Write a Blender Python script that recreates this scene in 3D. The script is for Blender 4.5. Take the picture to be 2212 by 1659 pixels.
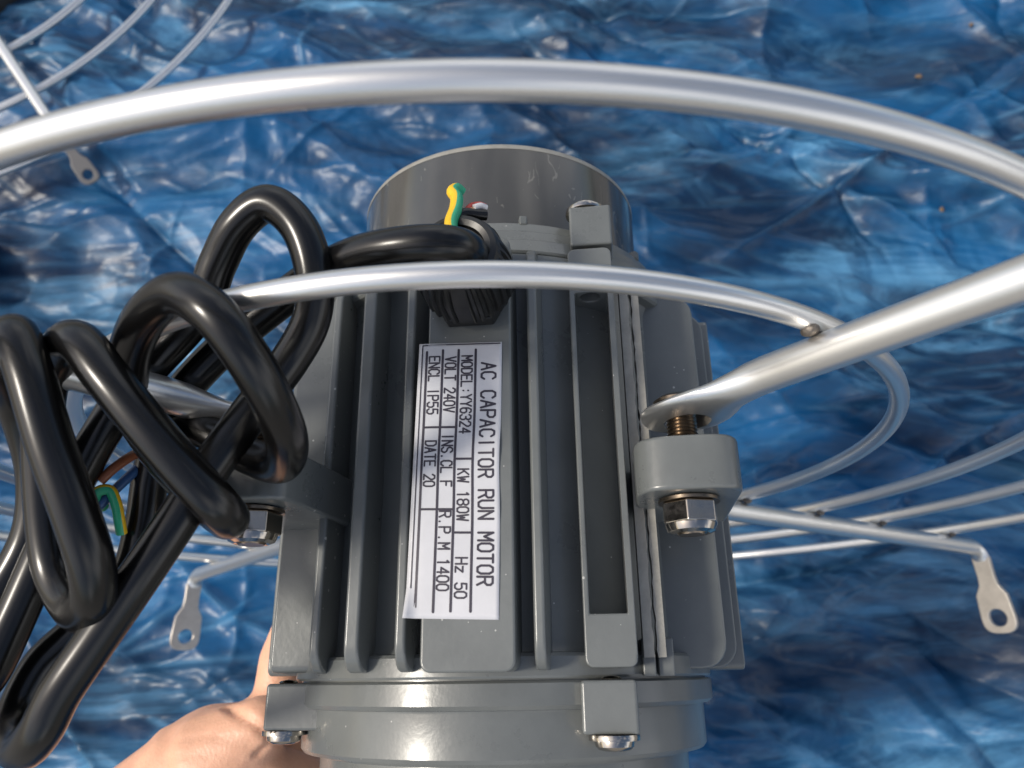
import bpy, bmesh, math, random
import numpy as np
from mathutils import Vector, Matrix
from math import sin, cos, pi, radians, sqrt

sc = bpy.context.scene
for o in list(bpy.data.objects): bpy.data.objects.remove(o)
C = sc.collection
random.seed(7); rng = np.random.default_rng(11)

# ------------------------------------------------------------------ camera, sky, sun, exposure
CAM_H = 0.600                       # lens above the tarp
PITCH, ROLL = radians(20.8), radians(-0.825)
cam = bpy.data.cameras.new('camera'); cam_o = bpy.data.objects.new('camera', cam); C.objects.link(cam_o)
fwd = Vector((0, sin(PITCH), -cos(PITCH))); upv = Vector((0, cos(PITCH), sin(PITCH))); rgt = Vector((1, 0, 0))
xc = rgt*cos(ROLL) + upv*sin(ROLL); yc = upv*cos(ROLL) - rgt*sin(ROLL)
cam_o.matrix_world = Matrix(((xc.x, yc.x, -fwd.x, 0), (xc.y, yc.y, -fwd.y, 0), (xc.z, yc.z, -fwd.z, CAM_H), (0, 0, 0, 1)))
cam.sensor_width = 36; cam.lens = 36*1660/2212
cam.clip_start = 0.01; cam.clip_end = 200
cam.dof.use_dof = True; cam.dof.focus_distance = 0.212; cam.dof.aperture_fstop = 17
sc.camera = cam_o

SUN_EL, SUN_AZ = radians(45), radians(-97)       # azimuth from +Y, negative towards -X
world = bpy.data.worlds.new('World'); sc.world = world; world.use_nodes = True
wn = world.node_tree.nodes; bg = wn['Background']
sky = wn.new('ShaderNodeTexSky'); sky.sky_type = 'NISHITA'; sky.sun_disc = False
sky.sun_elevation = SUN_EL; sky.sun_rotation = SUN_AZ; sky.air_density = 1.0; sky.dust_density = 3.0; sky.ozone_density = 0.6
wl = world.node_tree.links                       # broken white cloud added to the unseen sky, for fill and reflections
wtc = wn.new('ShaderNodeTexCoord'); wno = wn.new('ShaderNodeTexNoise'); wno.inputs['Scale'].default_value = 1.7; wno.inputs['Detail'].default_value = 4; wno.inputs['Roughness'].default_value = .6
wl.new(wtc.outputs['Generated'], wno.inputs['Vector'])
wr = wn.new('ShaderNodeValToRGB'); wr.color_ramp.elements[0].position = .47; wr.color_ramp.elements[1].position = .66
wl.new(wno.outputs['Fac'], wr.inputs['Fac'])
wm = wn.new('ShaderNodeMix'); wm.data_type = 'RGBA'; wm.inputs[7].default_value = (9.2, 9.2, 9.4, 1)
wl.new(wr.outputs['Color'], wm.inputs[0]); wl.new(sky.outputs[0], wm.inputs[6]); wl.new(wm.outputs[2], bg.inputs[0]); bg.inputs[1].default_value = 0.10
sun = bpy.data.lights.new('sun', 'SUN'); sun.energy = 2.0; sun.angle = radians(9); sun.color = (1, .93, .82)
sun_o = bpy.data.objects.new('sun', sun); C.objects.link(sun_o)
sdir = Vector((sin(SUN_AZ)*cos(SUN_EL), cos(SUN_AZ)*cos(SUN_EL), sin(SUN_EL)))
sun_o.rotation_euler = sdir.to_track_quat('Z', 'Y').to_euler(); sun_o.location = (0, 0, 3)
sc.view_settings.view_transform = 'Standard'; sc.view_settings.look = 'None'
sc.view_settings.exposure = 0.53; sc.view_settings.gamma = 1; sc.view_settings.use_curve_mapping = False
sc.cycles.max_bounces = 8

# ------------------------------------------------------------------ materials
MATS = {}
def mat(name, col, rough=.4, metal=0., var=0., vscale=60, bump=0., bscale=300, coat=0., spec=.5, rvar=0.):
    m = bpy.data.materials.new(name); m.use_nodes = True
    nt = m.node_tree; N = nt.nodes; L = nt.links; b = N['Principled BSDF']
    b.inputs['Base Color'].default_value = (*col, 1); b.inputs['Roughness'].default_value = rough
    b.inputs['Metallic'].default_value = metal; b.inputs['Specular IOR Level'].default_value = spec
    b.inputs['Coat Weight'].default_value = coat; b.inputs['Coat Roughness'].default_value = .12
    tc = N.new('ShaderNodeTexCoord')
    if var or rvar:
        n = N.new('ShaderNodeTexNoise'); n.inputs['Scale'].default_value = vscale; n.inputs['Detail'].default_value = 6; n.inputs['Roughness'].default_value = .65
        L.new(tc.outputs['Object'], n.inputs['Vector'])
        if var:
            r = N.new('ShaderNodeValToRGB'); r.color_ramp.elements[0].position = .3; r.color_ramp.elements[1].position = .7
            r.color_ramp.elements[0].color = (*[c*(1-var) for c in col], 1); r.color_ramp.elements[1].color = (*[min(1, c*(1+var)) for c in col], 1)
            L.new(n.outputs['Fac'], r.inputs['Fac']); L.new(r.outputs['Color'], b.inputs['Base Color'])
        if rvar:
            mr = N.new('ShaderNodeMapRange'); mr.inputs['From Min'].default_value = .3; mr.inputs['From Max'].default_value = .7
            mr.inputs['To Min'].default_value = rough-rvar; mr.inputs['To Max'].default_value = rough+rvar
            L.new(n.outputs['Fac'], mr.inputs['Value']); L.new(mr.outputs[0], b.inputs['Roughness'])
    if bump:
        n2 = N.new('ShaderNodeTexNoise'); n2.inputs['Scale'].default_value = bscale; n2.inputs['Detail'].default_value = 4
        L.new(tc.outputs['Object'], n2.inputs['Vector'])
        bp = N.new('ShaderNodeBump'); bp.inputs['Strength'].default_value = bump; bp.inputs['Distance'].default_value = .0004
        L.new(n2.outputs['Fac'], bp.inputs['Height']); L.new(bp.outputs['Normal'], b.inputs['Normal'])
    MATS[name] = m
    return m

def speck(m, scale, thr, col):      # small chips, dust specks and painted glints scattered over a paint
    nt = m.node_tree; N = nt.nodes; L = nt.links; b = N['Principled BSDF']
    tc = N.new('ShaderNodeTexCoord'); v = N.new('ShaderNodeTexVoronoi'); v.inputs['Scale'].default_value = scale
    L.new(tc.outputs['Object'], v.inputs['Vector'])
    n = N.new('ShaderNodeTexNoise'); n.inputs['Scale'].default_value = scale*.12; L.new(tc.outputs['Object'], n.inputs['Vector'])
    # distance grows where the coarse noise is low, so that specks come in patches of different size
    ad = N.new('ShaderNodeMath'); ad.operation = 'MULTIPLY_ADD'; ad.inputs[1].default_value = -.32; 
    L.new(n.outputs['Fac'], ad.inputs[0]); L.new(v.outputs['Distance'], ad.inputs[2])
    lt = N.new('ShaderNodeMath'); lt.operation = 'LESS_THAN'; lt.inputs[1].default_value = thr
    L.new(ad.outputs[0], lt.inputs[0])
    mx = N.new('ShaderNodeMix'); mx.data_type = 'RGBA'
    old = b.inputs['Base Color']
    if old.is_linked: L.new(old.links[0].from_socket, mx.inputs[6])
    else: mx.inputs[6].default_value = old.default_value
    mx.inputs[7].default_value = (*col, 1); L.new(lt.outputs[0], mx.inputs[0]); L.new(mx.outputs[2], old)

PAINT = mat('grey_paint', (.132, .141, .138), .31, var=.12, vscale=38, bump=.10, bscale=650, coat=.25, rvar=.07)
speck(PAINT, 260, -.118, (.42, .42, .40))
LIP = mat('pale_paint', (.27, .262, .235), .45, var=.16, vscale=160, bump=.5, bscale=700)  # paler and warmer than the grey paint
CAPM = mat('cap_plastic', (.056, .055, .051), .17, var=.12, vscale=30, coat=.5, rvar=.05)
SILV = mat('silver_paint', (.77, .76, .735), .30, metal=.9, bump=.03, bscale=2500)
CHROME = mat('zinc_chrome', (.47, .43, .38), .14, metal=1, rvar=.05, vscale=500)
STEEL = mat('dark_steel', (.26, .21, .16), .28, metal=1, var=.2, vscale=700)
PVC = mat('black_pvc', (.004, .0038, .0037), .24, bump=.02, bscale=250, rvar=.02, vscale=90, spec=.5)
NYLON = mat('black_nylon', (.011, .011, .011), .36, bump=.05, bscale=900)
speck(NYLON, 420, -.15, (.4, .4, .4))
STICK = mat('white_sticker', (.58, .58, .60), .26, var=.05, vscale=90, coat=.3)
INK = mat('sticker_ink', (.035, .030, .045), .4)
YEL = mat('yellow_wire', (.82, .50, .015), .35); GRN = mat('green_wire', (.03, .38, .20), .35)
BRN = mat('brown_wire', (.30, .10, .045), .35); BLU = mat('blue_wire', (.035, .10, .26), .35); REDM = mat('red_wire', (.65, .05, .03), .35)
COPPER = mat('copper', (.72, .40, .22), .3, metal=.9)
TABD = mat('shaded_steel', (.22, .21, .20), .5, metal=.8)  # raw steel with shade put into the colour, for the second guard's tabs
TABM = mat('raw_steel', (.52, .48, .43), .36, metal=.9, var=.12, vscale=120)
WELD = mat('burnt_weld', (.16, .14, .12), .5, metal=.7, var=.4, vscale=500, bump=.5, bscale=900)
DARK = mat('dark_rubber', (.018, .018, .015), .55, var=.2)
CRUMB = mat('crumb_brown', (.16, .11, .07), .9, var=.35, vscale=300)

# skin
SKIN = mat('skin', (.74, .41, .27), .46, var=.10, vscale=90, bump=.5, bscale=800)
b_ = SKIN.node_tree.nodes['Principled BSDF']; b_.inputs['Subsurface Weight'].default_value = .12
b_.inputs['Subsurface Radius'].default_value = (.006, .0022, .0012); b_.inputs['Subsurface Scale'].default_value = 1.0

# scratches on the cap
def scratches(m):
    nt = m.node_tree; N = nt.nodes; L = nt.links; b = N['Principled BSDF']
    tc = N.new('ShaderNodeTexCoord'); tot = None
    for k, (sx, sy, sz, rot) in enumerate(((900, 900, 22, .5), (700, 700, 30, -.8), (520, 520, 14, .1))):
        mp = N.new('ShaderNodeMapping'); mp.inputs['Scale'].default_value = (sx*.1, sy*.1, sz); mp.inputs['Rotation'].default_value = (rot, rot*1.7, rot*.6)
        n = N.new('ShaderNodeTexNoise'); n.inputs['Scale'].default_value = 1.3; n.inputs['Detail'].default_value = 2; n.inputs['Distortion'].default_value = .6
        L.new(tc.outputs['Object'], mp.inputs['Vector']); L.new(mp.outputs[0], n.inputs['Vector'])
        s = N.new('ShaderNodeMath'); s.operation = 'SUBTRACT'; s.inputs[1].default_value = .5; L.new(n.outputs['Fac'], s.inputs[0])
        a = N.new('ShaderNodeMath'); a.operation = 'ABSOLUTE'; L.new(s.outputs[0], a.inputs[0])
        lt = N.new('ShaderNodeMath'); lt.operation = 'LESS_THAN'; lt.inputs[1].default_value = .007; L.new(a.outputs[0], lt.inputs[0])
        n3 = N.new('ShaderNodeTexNoise'); n3.inputs['Scale'].default_value = 55+20*k; n3.inputs['Detail'].default_value = 3; L.new(tc.outputs['Object'], n3.inputs['Vector'])
        g = N.new('ShaderNodeMath'); g.operation = 'GREATER_THAN'; g.inputs[1].default_value = .585; L.new(n3.outputs['Fac'], g.inputs[0])
        mu = N.new('ShaderNodeMath'); mu.operation = 'MULTIPLY'; L.new(lt.outputs[0], mu.inputs[0]); L.new(g.outputs[0], mu.inputs[1])
        if tot is None: tot = mu
        else:
            mxm = N.new('ShaderNodeMath'); mxm.operation = 'MAXIMUM'; L.new(tot.outputs[0], mxm.inputs[0]); L.new(mu.outputs[0], mxm.inputs[1]); tot = mxm
    mx = N.new('ShaderNodeMix'); mx.data_type = 'RGBA'; old = b.inputs['Base Color']
    L.new(old.links[0].from_socket, mx.inputs[6]); mx.inputs[7].default_value = (.26, .25, .22, 1)
    hf = N.new('ShaderNodeMath'); hf.operation = 'MULTIPLY'; hf.inputs[1].default_value = .35; L.new(tot.outputs[0], hf.inputs[0])
    L.new(hf.outputs[0], mx.inputs[0]); L.new(mx.outputs[2], old)
scratches(CAPM)

# tarp: woven blue polyethylene with a slick laminate
def tarp_mat():
    m = mat('blue_tarp', (.004, .055, .19), .36, spec=.38)
    nt = m.node_tree; N = nt.nodes; L = nt.links; b = N['Principled BSDF']
    tc = N.new('ShaderNodeTexCoord'); mp = N.new('ShaderNodeMapping'); mp.inputs['Rotation'].default_value = (0, 0, radians(14)); mp.inputs['Scale'].default_value = (.45, 1.3, 1)
    L.new(tc.outputs['Object'], mp.inputs['Vector'])
    def noise(scale, detail=5, rough=.6, dist=0., src=mp, off=0):
        n = N.new('ShaderNodeTexNoise'); n.inputs['Scale'].default_value = scale; n.inputs['Detail'].default_value = detail; n.inputs['Roughness'].default_value = rough; n.inputs['Distortion'].default_value = dist
        if off:
            o = N.new('ShaderNodeMapping'); o.inputs['Location'].default_value = (off, off*.7, off*.3); L.new(src.outputs[0], o.inputs['Vector']); L.new(o.outputs[0], n.inputs['Vector'])
        else: L.new(src.outputs[0], n.inputs['Vector'])
        return n.outputs['Fac']
    def mth(op, a, b=None, clamp=False):
        n = N.new('ShaderNodeMath'); n.operation = op; n.use_clamp = clamp
        for k, v in enumerate((a, b)):
            if v is None: continue
            if isinstance(v, (int, float)): n.inputs[k].default_value = v
            else: L.new(v, n.inputs[k])
        return n.outputs[0]
    def ramp(v, p0, p1, v0=0., v1=1.):
        n = N.new('ShaderNodeMapRange'); n.interpolation_type = 'SMOOTHSTEP'; n.inputs['From Min'].default_value = p0; n.inputs['From Max'].default_value = p1
        n.inputs['To Min'].default_value = v0; n.inputs['To Max'].default_value = v1; L.new(v, n.inputs['Value']); return n.outputs[0]
    def lines(v, w): return ramp(mth('ABSOLUTE', mth('SUBTRACT', v, .5)), w, 0., 0., 1.)
    # deep and mid blue of the weave
    mix = N.new('ShaderNodeMix'); mix.data_type = 'RGBA'; mix.inputs[6].default_value = (.0009, .016, .050, 1); mix.inputs[7].default_value = (.0030, .085, .225, 1)
    L.new(ramp(noise(5.5, 6, .6), .40, .64), mix.inputs[0])
    # crease whitening, plus sheen and highlights painted as pale patches and streaks
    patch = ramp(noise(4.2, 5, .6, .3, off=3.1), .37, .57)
    at = N.new('ShaderNodeAttribute'); at.attribute_name = 'wear_sheen'
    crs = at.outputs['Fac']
    sheen = mth('MULTIPLY', ramp(noise(9, 8, .68, .9, off=23), .46, .70), .85)
    tot = mth('MULTIPLY', mth('MAXIMUM', crs, sheen), mth('ADD', mth('MULTIPLY', patch, .90), .10), True)
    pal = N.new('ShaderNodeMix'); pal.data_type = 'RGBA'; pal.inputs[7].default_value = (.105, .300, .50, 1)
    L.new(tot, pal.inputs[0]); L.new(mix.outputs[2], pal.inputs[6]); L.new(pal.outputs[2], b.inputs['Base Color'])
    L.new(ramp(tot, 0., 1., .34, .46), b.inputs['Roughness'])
    # weave and fine crinkle
    bk = N.new('ShaderNodeTexBrick'); bk.inputs['Scale'].default_value = 240; bk.inputs['Mortar Size'].default_value = .06; L.new(tc.outputs['Object'], bk.inputs['Vector'])
    bp = N.new('ShaderNodeBump'); bp.inputs['Strength'].default_value = .30; bp.inputs['Distance'].default_value = .002; L.new(noise(120, 4, .6, .5), bp.inputs['Height'])
    bp2 = N.new('ShaderNodeBump'); bp2.inputs['Strength'].default_value = .3; bp2.inputs['Distance'].default_value = .0003
    L.new(bk.outputs['Fac'], bp2.inputs['Height']); L.new(bp.outputs['Normal'], bp2.inputs['Normal']); L.new(bp2.outputs['Normal'], b.inputs['Normal'])
    return m
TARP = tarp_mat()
GROUND = mat('concrete', (.24, .23, .21), .9, var=.2, vscale=6)

# ------------------------------------------------------------------ helpers (millimetres in, metres out)
MM = .001
def new_obj(name, verts, faces, m, parent=None, smooth=True, bevel=0., seg=2, angle=32, mm=True):
    me = bpy.data.meshes.new(name)
    k = MM if mm else 1
    me.from_pydata([(v[0]*k, v[1]*k, v[2]*k) for v in verts], [], faces); me.update()
    bm = bmesh.new(); bm.from_mesh(me); bmesh.ops.recalc_face_normals(bm, faces=bm.faces); bm.to_mesh(me); bm.free()
    me.materials.append(m)
    o = bpy.data.objects.new(name, me); C.objects.link(o)
    if parent: o.parent = parent
    if smooth: shade(me, angle)
    if bevel:
        md = o.modifiers.new('bevel', 'BEVEL'); md.width = bevel*MM; md.segments = seg; md.limit_method = 'ANGLE'; md.angle_limit = radians(35); md.harden_normals = True
    return o
def shade(me, angle=32):
    me.polygons.foreach_set('use_smooth', [True]*len(me.polygons)); me.set_sharp_from_angle(angle=radians(angle))
def copy_obj(o, parent, M=None):
    c = o.copy(); C.objects.link(c); c.parent = parent
    if M is not None: c.matrix_local = M
    return c
class Geo:
    def __init__(s): s.v = []; s.f = []
    def add(s, v, f):
        n = len(s.v); s.v += [tuple(p) for p in v]; s.f += [tuple(i+n for i in q) for q in f]; return s
    def box(s, x0, x1, y0, y1, z0, z1):
        return s.add([(x, y, z) for z in (z0, z1) for y in (y0, y1) for x in (x0, x1)], [(0, 2, 3, 1), (4, 5, 7, 6), (0, 1, 5, 4), (2, 6, 7, 3), (0, 4, 6, 2), (1, 3, 7, 5)])
    def prism(s, poly, z0, z1, M=None):
        n = len(poly); v = [(p[0], p[1], z0) for p in poly]+[(p[0], p[1], z1) for p in poly]
        if M: v = [tuple(M @ Vector(p)) for p in v]
        return s.add(v, [tuple(range(n))[::-1], tuple(range(n, 2*n))]+[(i, (i+1) % n, n+(i+1) % n, n+i) for i in range(n)])
    def lathe(s, prof, n=96, M=None, close=False):
        v = []; f = []; k = len(prof)
        for i in range(n):
            a = 2*pi*i/n
            for r, z in prof:
                p = Vector((r*sin(a), -r*cos(a), z)); v.append(tuple(M @ p) if M else tuple(p))
        for i in range(n):
            j = (i+1) % n
            for q in range(k-1 if not close else k):
                w = (q+1) % k; f.append((i*k+q, j*k+q, j*k+w, i*k+w))
        if not close:
            if prof[0][0] > 1e-6: f.append(tuple(i*k for i in range(n))[::-1])
            if prof[-1][0] > 1e-6: f.append(tuple(i*k+k-1 for i in range(n)))
        return s.add(v, f)
    def sweep(s, pts, rad, n=16, closed=False, caps=True):
        P = [Vector(p) for p in pts]; m = len(P); R = rad if hasattr(rad, '__len__') else [rad]*m
        T = [(P[(i+1) % m]-P[i-1] if closed or 0 < i < m-1 else (P[1]-P[0] if i == 0 else P[-1]-P[-2])).normalized() for i in range(m)]
        nrm = T[0].orthogonal().normalized(); v = []; f = []
        for i in range(m):
            nrm = (nrm-T[i]*nrm.dot(T[i])).normalized(); bn = T[i].cross(nrm)
            for q in range(n):
                a = 2*pi*q/n; v.append(tuple(P[i]+(nrm*cos(a)+bn*sin(a))*R[i]))
        for i in range(m if closed else m-1):
            j = (i+1) % m
            for q in range(n): f.append((i*n+q, i*n+(q+1) % n, j*n+(q+1) % n, j*n+q))
        if not closed and caps: f += [tuple(range(n))[::-1], tuple((m-1)*n+q for q in range(n))]
        return s.add(v, f)
    def obj(s, name, m, parent=None, **k): return new_obj(name, s.v, s.f, m, parent, **k)
def spline(pts, sub=10):            # centripetal-ish Catmull-Rom through the points
    P = [np.array(p, float) for p in pts]; P = [2*P[0]-P[1]]+P+[2*P[-1]-P[-2]]; out = []
    for i in range(1, len(P)-2):
        for t in np.linspace(0, 1, sub, endpoint=False):
            a, b, c, d = P[i-1:i+3]
            out.append(.5*((2*b)+(-a+c)*t+(2*a-5*b+4*c-d)*t*t+(-a+3*b-3*c+d)*t**3))
    return out+[P[-2]]
def az(r, deg, z=0): a = radians(deg); return (r*sin(a), -r*cos(a), z)
def empty(name, M, label, cat, group=None):
    o = bpy.data.objects.new(name, None); C.objects.link(o); o.matrix_world = M; o.empty_display_size = .02
    o['label'] = label; o['category'] = cat
    if group: o['group'] = group
    return o
def cut(o, cutters):                # boolean applied at once, cutters removed
    for c in cutters:
        md = o.modifiers.new('cut', 'BOOLEAN'); md.object = c; md.solver = 'EXACT'
    # the bevel, if any, must come after the cuts
    bv = [m for m in o.modifiers if m.type == 'BEVEL']
    keep = [(m.width, m.segments) for m in bv]
    for m in bv: o.modifiers.remove(m)
    bpy.context.view_layer.update()
    me = bpy.data.meshes.new_from_object(o.evaluated_get(bpy.context.evaluated_depsgraph_get()))
    o.modifiers.clear(); o.data = me; shade(me)
    for w, sgm in keep:
        md = o.modifiers.new('bevel', 'BEVEL'); md.width = w; md.segments = sgm; md.limit_method = 'ANGLE'; md.angle_limit = radians(35); md.harden_normals = True
    for c in cutters: bpy.data.objects.remove(c)

# frame of the motor axis: x to the right, y away from the lens, z towards the capped end
AX = Matrix.Translation((-.004, 0, CAM_H-.270)) @ Matrix.Rotation(-pi/2, 4, 'X')
TWIST = radians(-6.5)
MOT = AX @ Matrix.Rotation(TWIST, 4, 'Z')
def m2l(p): return tuple(Matrix.Rotation(-TWIST, 3, 'Z') @ Vector(p))

# ------------------------------------------------------------------ ground and tarp
g = Geo(); g.box(-30, 30, -30, 30, -.30, -.06)
o = g.obj('ground', GROUND, smooth=False, mm=False); o['kind'] = 'structure'

def grad_noise(X, Y, seed):
    r = np.random.default_rng(seed); T = 256
    ang = r.random((T, T))*2*pi; gx, gy = np.cos(ang), np.sin(ang)
    xi = np.floor(X).astype(int); yi = np.floor(Y).astype(int); xf = X-xi; yf = Y-yi
    def d(ix, iy, fx, fy): return gx[ix % T, iy % T]*fx+gy[ix % T, iy % T]*fy
    u = xf**3*(xf*(xf*6-15)+10); v = yf**3*(yf*(yf*6-15)+10)
    a = d(xi, yi, xf, yf); b = d(xi+1, yi, xf-1, yf); c = d(xi, yi+1, xf, yf-1); e = d(xi+1, yi+1, xf-1, yf-1)
    return ((a*(1-u)+b*u)*(1-v)+(c*(1-u)+e*u)*v)*1.5
def worley(X, Y, seed):             # second minus first feature distance: straight creases between flat facets
    r = np.random.default_rng(seed); T = 128; jx, jy = r.random((T, T)), r.random((T, T))
    xi = np.floor(X).astype(int); yi = np.floor(Y).astype(int); f1 = np.full(X.shape, 9.); f2 = np.full(X.shape, 9.)
    for a in (-1, 0, 1):
        for b in (-1, 0, 1):
            cx, cy = xi+a, yi+b; d = np.hypot(cx+jx[cx % T, cy % T]-X, cy+jy[cx % T, cy % T]-Y)
            f2 = np.minimum(f2, np.maximum(f1, d)); f1 = np.minimum(f1, d)
    return f2-f1, f1
def tarp_height(X, Y):
    wx = .05*grad_noise(X*6, Y*6, 1)+.006*grad_noise(X*19, Y*19, 2); wy = .05*grad_noise(X*6+31, Y*6, 3)+.006*grad_noise(X*19, Y*19+9, 4)
    U, V = X+wx, Y+wy
    P, Q = U*.95-V*.31, V*.95+U*.31                                       # folds run across and slightly downhill to the right
    h = .030*grad_noise(P*1.5, Q*4.2, 5)
    m1 = (.5+grad_noise(X*3.1, Y*3.7, 21)).clip(0, 1); m2 = (.45+1.2*grad_noise(X*4.3+5, Y*5.1, 22)).clip(.05, 1)
    h += .010*(1-np.abs(grad_noise(P*2.4, Q*8.0, 6))*2.0).clip(0, 1)**2
    w, c = worley(P*5, Q*13, 6); h += -.016*w.clip(0, .8)+.016*c
    w, c = worley(P*12, Q*26, 7); h += -.0050*m1*w.clip(0, .8)+.004*m2*c
    w, c = worley(P*30+Q*8, Q*52-P*8, 8); h += -.0022*m2*w.clip(0, .8)
    w, c = worley(P*70, Q*84+P*20, 9); h += -.0009*m1*w.clip(0, .8)
    return h
def crease(H, Wr):                  # pinched straight creases, mostly running across; whitening and streaky highlights painted along them
    dx = 1.9/899; r = np.random.default_rng(5)
    for k in range(5200):
        big = k < 420
        cx, cy = r.uniform(-.95, .95), r.uniform(-.60, 1.30); a = r.normal(-.16, .34) if r.random() < .90 else r.uniform(0, pi)
        L = (.05+.16*r.random()) if big else .010+.060*r.random()**2
        w = (.004+.009*r.random()) if big else .0020+.0035*r.random()**2
        amp = (.006+.010*r.random() if big else .0009+.0036*(L/.065))*(1 if r.random() < .7 else -1)
        m_ = L*1.2+4*w; i0, i1 = int((cx-m_+.95)/dx), int((cx+m_+.95)/dx)+1; j0, j1 = int((cy-m_+.60)/dx), int((cy+m_+.60)/dx)+1
        i0, j0 = max(i0, 0), max(j0, 0); i1, j1 = min(i1, 900), min(j1, 900)
        if i1 <= i0 or j1 <= j0: continue
        x = (np.arange(i0, i1)*dx-.95-cx)[:, None]; y = (np.arange(j0, j1)*dx-.60-cy)[None]
        t = x*cos(a)+y*sin(a); d = -x*sin(a)+y*cos(a)+t*t*r.normal(0, 1.2); e = (1-(t/L)**2).clip(0, 1)
        H[i0:i1, j0:j1] += amp*e*np.exp(-np.abs(d)/w)
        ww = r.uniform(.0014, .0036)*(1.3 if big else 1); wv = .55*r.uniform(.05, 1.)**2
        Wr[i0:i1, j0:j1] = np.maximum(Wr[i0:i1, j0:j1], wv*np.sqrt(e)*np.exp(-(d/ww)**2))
nx = ny = 900
xs = np.linspace(-.95, .95, nx); ys = np.linspace(-.60, 1.30, ny)
Xg, Yg = np.meshgrid(xs, ys, indexing='ij'); Hg = tarp_height(Xg, Yg); Wr = np.zeros_like(Hg); crease(Hg, Wr); Hg -= Hg.mean(); Hg -= .004
vt = np.stack([Xg, Yg, Hg], -1).reshape(-1, 3)
idx = np.arange(nx*ny).reshape(nx, ny); q = np.stack([idx[:-1, :-1], idx[1:, :-1], idx[1:, 1:], idx[:-1, 1:]], -1).reshape(-1, 4)
me = bpy.data.meshes.new('tarp'); me.vertices.add(len(vt)); me.vertices.foreach_set('co', vt.ravel())
me.loops.add(q.size); me.loops.foreach_set('vertex_index', q.ravel()); me.polygons.add(len(q)); me.polygons.foreach_set('loop_start', np.arange(0, q.size, 4)); me.update(calc_edges=True)
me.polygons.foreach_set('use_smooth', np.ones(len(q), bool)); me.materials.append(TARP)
wa = me.attributes.new('wear_sheen', 'FLOAT', 'POINT'); wa.data.foreach_set('value', Wr.ravel().astype(np.float32))
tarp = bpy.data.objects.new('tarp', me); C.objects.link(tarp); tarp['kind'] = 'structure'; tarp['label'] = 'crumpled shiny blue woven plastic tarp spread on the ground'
def tarp_z(x, y):
    i = int(np.clip(round((x+.95)/1.9*(nx-1)), 0, nx-1)); j = int(np.clip(round((y+.60)/1.9*(ny-1)), 0, ny-1)); return float(Hg[i, j])

# ------------------------------------------------------------------ electric motor
motor = empty('electric_motor', MOT, 'grey ribbed electric motor with white rating sticker, held up over the blue tarp', 'motor')
# housing barrel with a rim at each end
g = Geo(); g.lathe([(48, -.6), (65.6, -.6), (66, 0), (66, 4.6), (65.3, 5.4), (62.6, 5.8), (61.6, 8), (61.2, 60), (61.6, 111), (62.6, 114.2), (65.3, 114.6), (66, 115.4), (66, 119.6), (65.6, 120.2), (48, 120.2)], 128)
housing = g.obj('housing', PAINT, motor, angle=28)
def fin(x, tip, t0, t1, z0=1.2, z1=118.6, cr=7, y_in=-44, m=PAINT, name='cooling_fin', jag=0):
    prof = [(y_in, z0)]
    for k in range(6): a = pi/2*k/5; prof.append((-(tip-cr)-cr*sin(a), z0+cr-cr*cos(a)))
    nz = 1 if not jag else 40
    for k in range(1, nz): zz = z0+cr+(z1-z0-2*cr)*k/nz; prof.append((-tip+random.uniform(-jag, jag), zz))
    for k in range(6): a = pi/2*k/5; prof.append((-(tip-cr)-cr*cos(a), z1-cr+cr*sin(a)))
    prof.append((y_in, z1)); n = len(prof)
    th = lambda y: t0+(t1-t0)*((-y-44)/(tip-44))
    v = [(x-th(y)/2, y, z) for y, z in prof]+[(x+th(y)/2, y, z) for y, z in prof]
    return new_obj(name, v, [tuple(range(n)), tuple(range(n, 2*n))[::-1]]+[(i, n+i, n+(i+1) % n, (i+1) % n) for i in range(n)], m, motor, bevel=.85, seg=3)
def qrot(k): return Matrix.Rotation(k*pi/2, 4, 'Z')
def quad(o, ks=(1, 2, 3)):
    for k in ks: copy_obj(o, motor, qrot(k))
quad(fin(-16.5, 73, 5.2, 2.8)); quad(fin(18.2, 73, 5.2, 2.8)); quad(fin(-30.5, 68, 6.5, 3.9))
fin(-44, 58, 4.2, 2.6); 
# raised pads
def rrect(x0, x1, z0, z1, r, n=5):
    out = []
    for cx, cz, a0 in ((x1-r, z1-r, 0), (x0+r, z1-r, 90), (x0+r, z0+r, 180), (x1-r, z0+r, 270)):
        for k in range(n+1): a = radians(a0+90*k/n); out.append((cx+r*cos(a), cz+r*sin(a)))
    return out
XZ = Matrix(((1, 0, 0, 0), (0, 0, -1, 0), (0, 1, 0, 0), (0, 0, 0, 1)))     # prism drawn in x-z, extruded along -y
g = Geo(); g.prism(rrect(-10.6, 12.6, .9, 119, 2.5), 46, 76, XZ)
quad(g.obj('flat_pad', PAINT, motor, bevel=.7, seg=3))
# bolt channels: two walls with a solid block at each end
def channel():
    g = Geo(); g.prism(rrect(28.6, 41.8, 1.6, 121.4, 2.2), 30, 62.5, XZ)
    o = g.obj('bolt_channel', PAINT, motor, bevel=.55)
    c = Geo(); c.box(30.3, 40.0, -80, -25, 14.6, 106.5); c1 = c.obj('cutter', PAINT, motor, smooth=False)
    c = Geo(); c.lathe([(2.9, 100), (2.9, 130)], 24, Matrix.Translation((34.8, -58.4, 0))); c2 = c.obj('cutter', PAINT, motor, smooth=False)
    c = Geo(); c.lathe([(2.9, -5), (2.9, 10)], 24, Matrix.Translation((34.8, -58.4, 0))); c3 = c.obj('cutter', PAINT, motor, smooth=False)
    cut(o, [c1, c2, c3]); return o
quad(channel())
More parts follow.
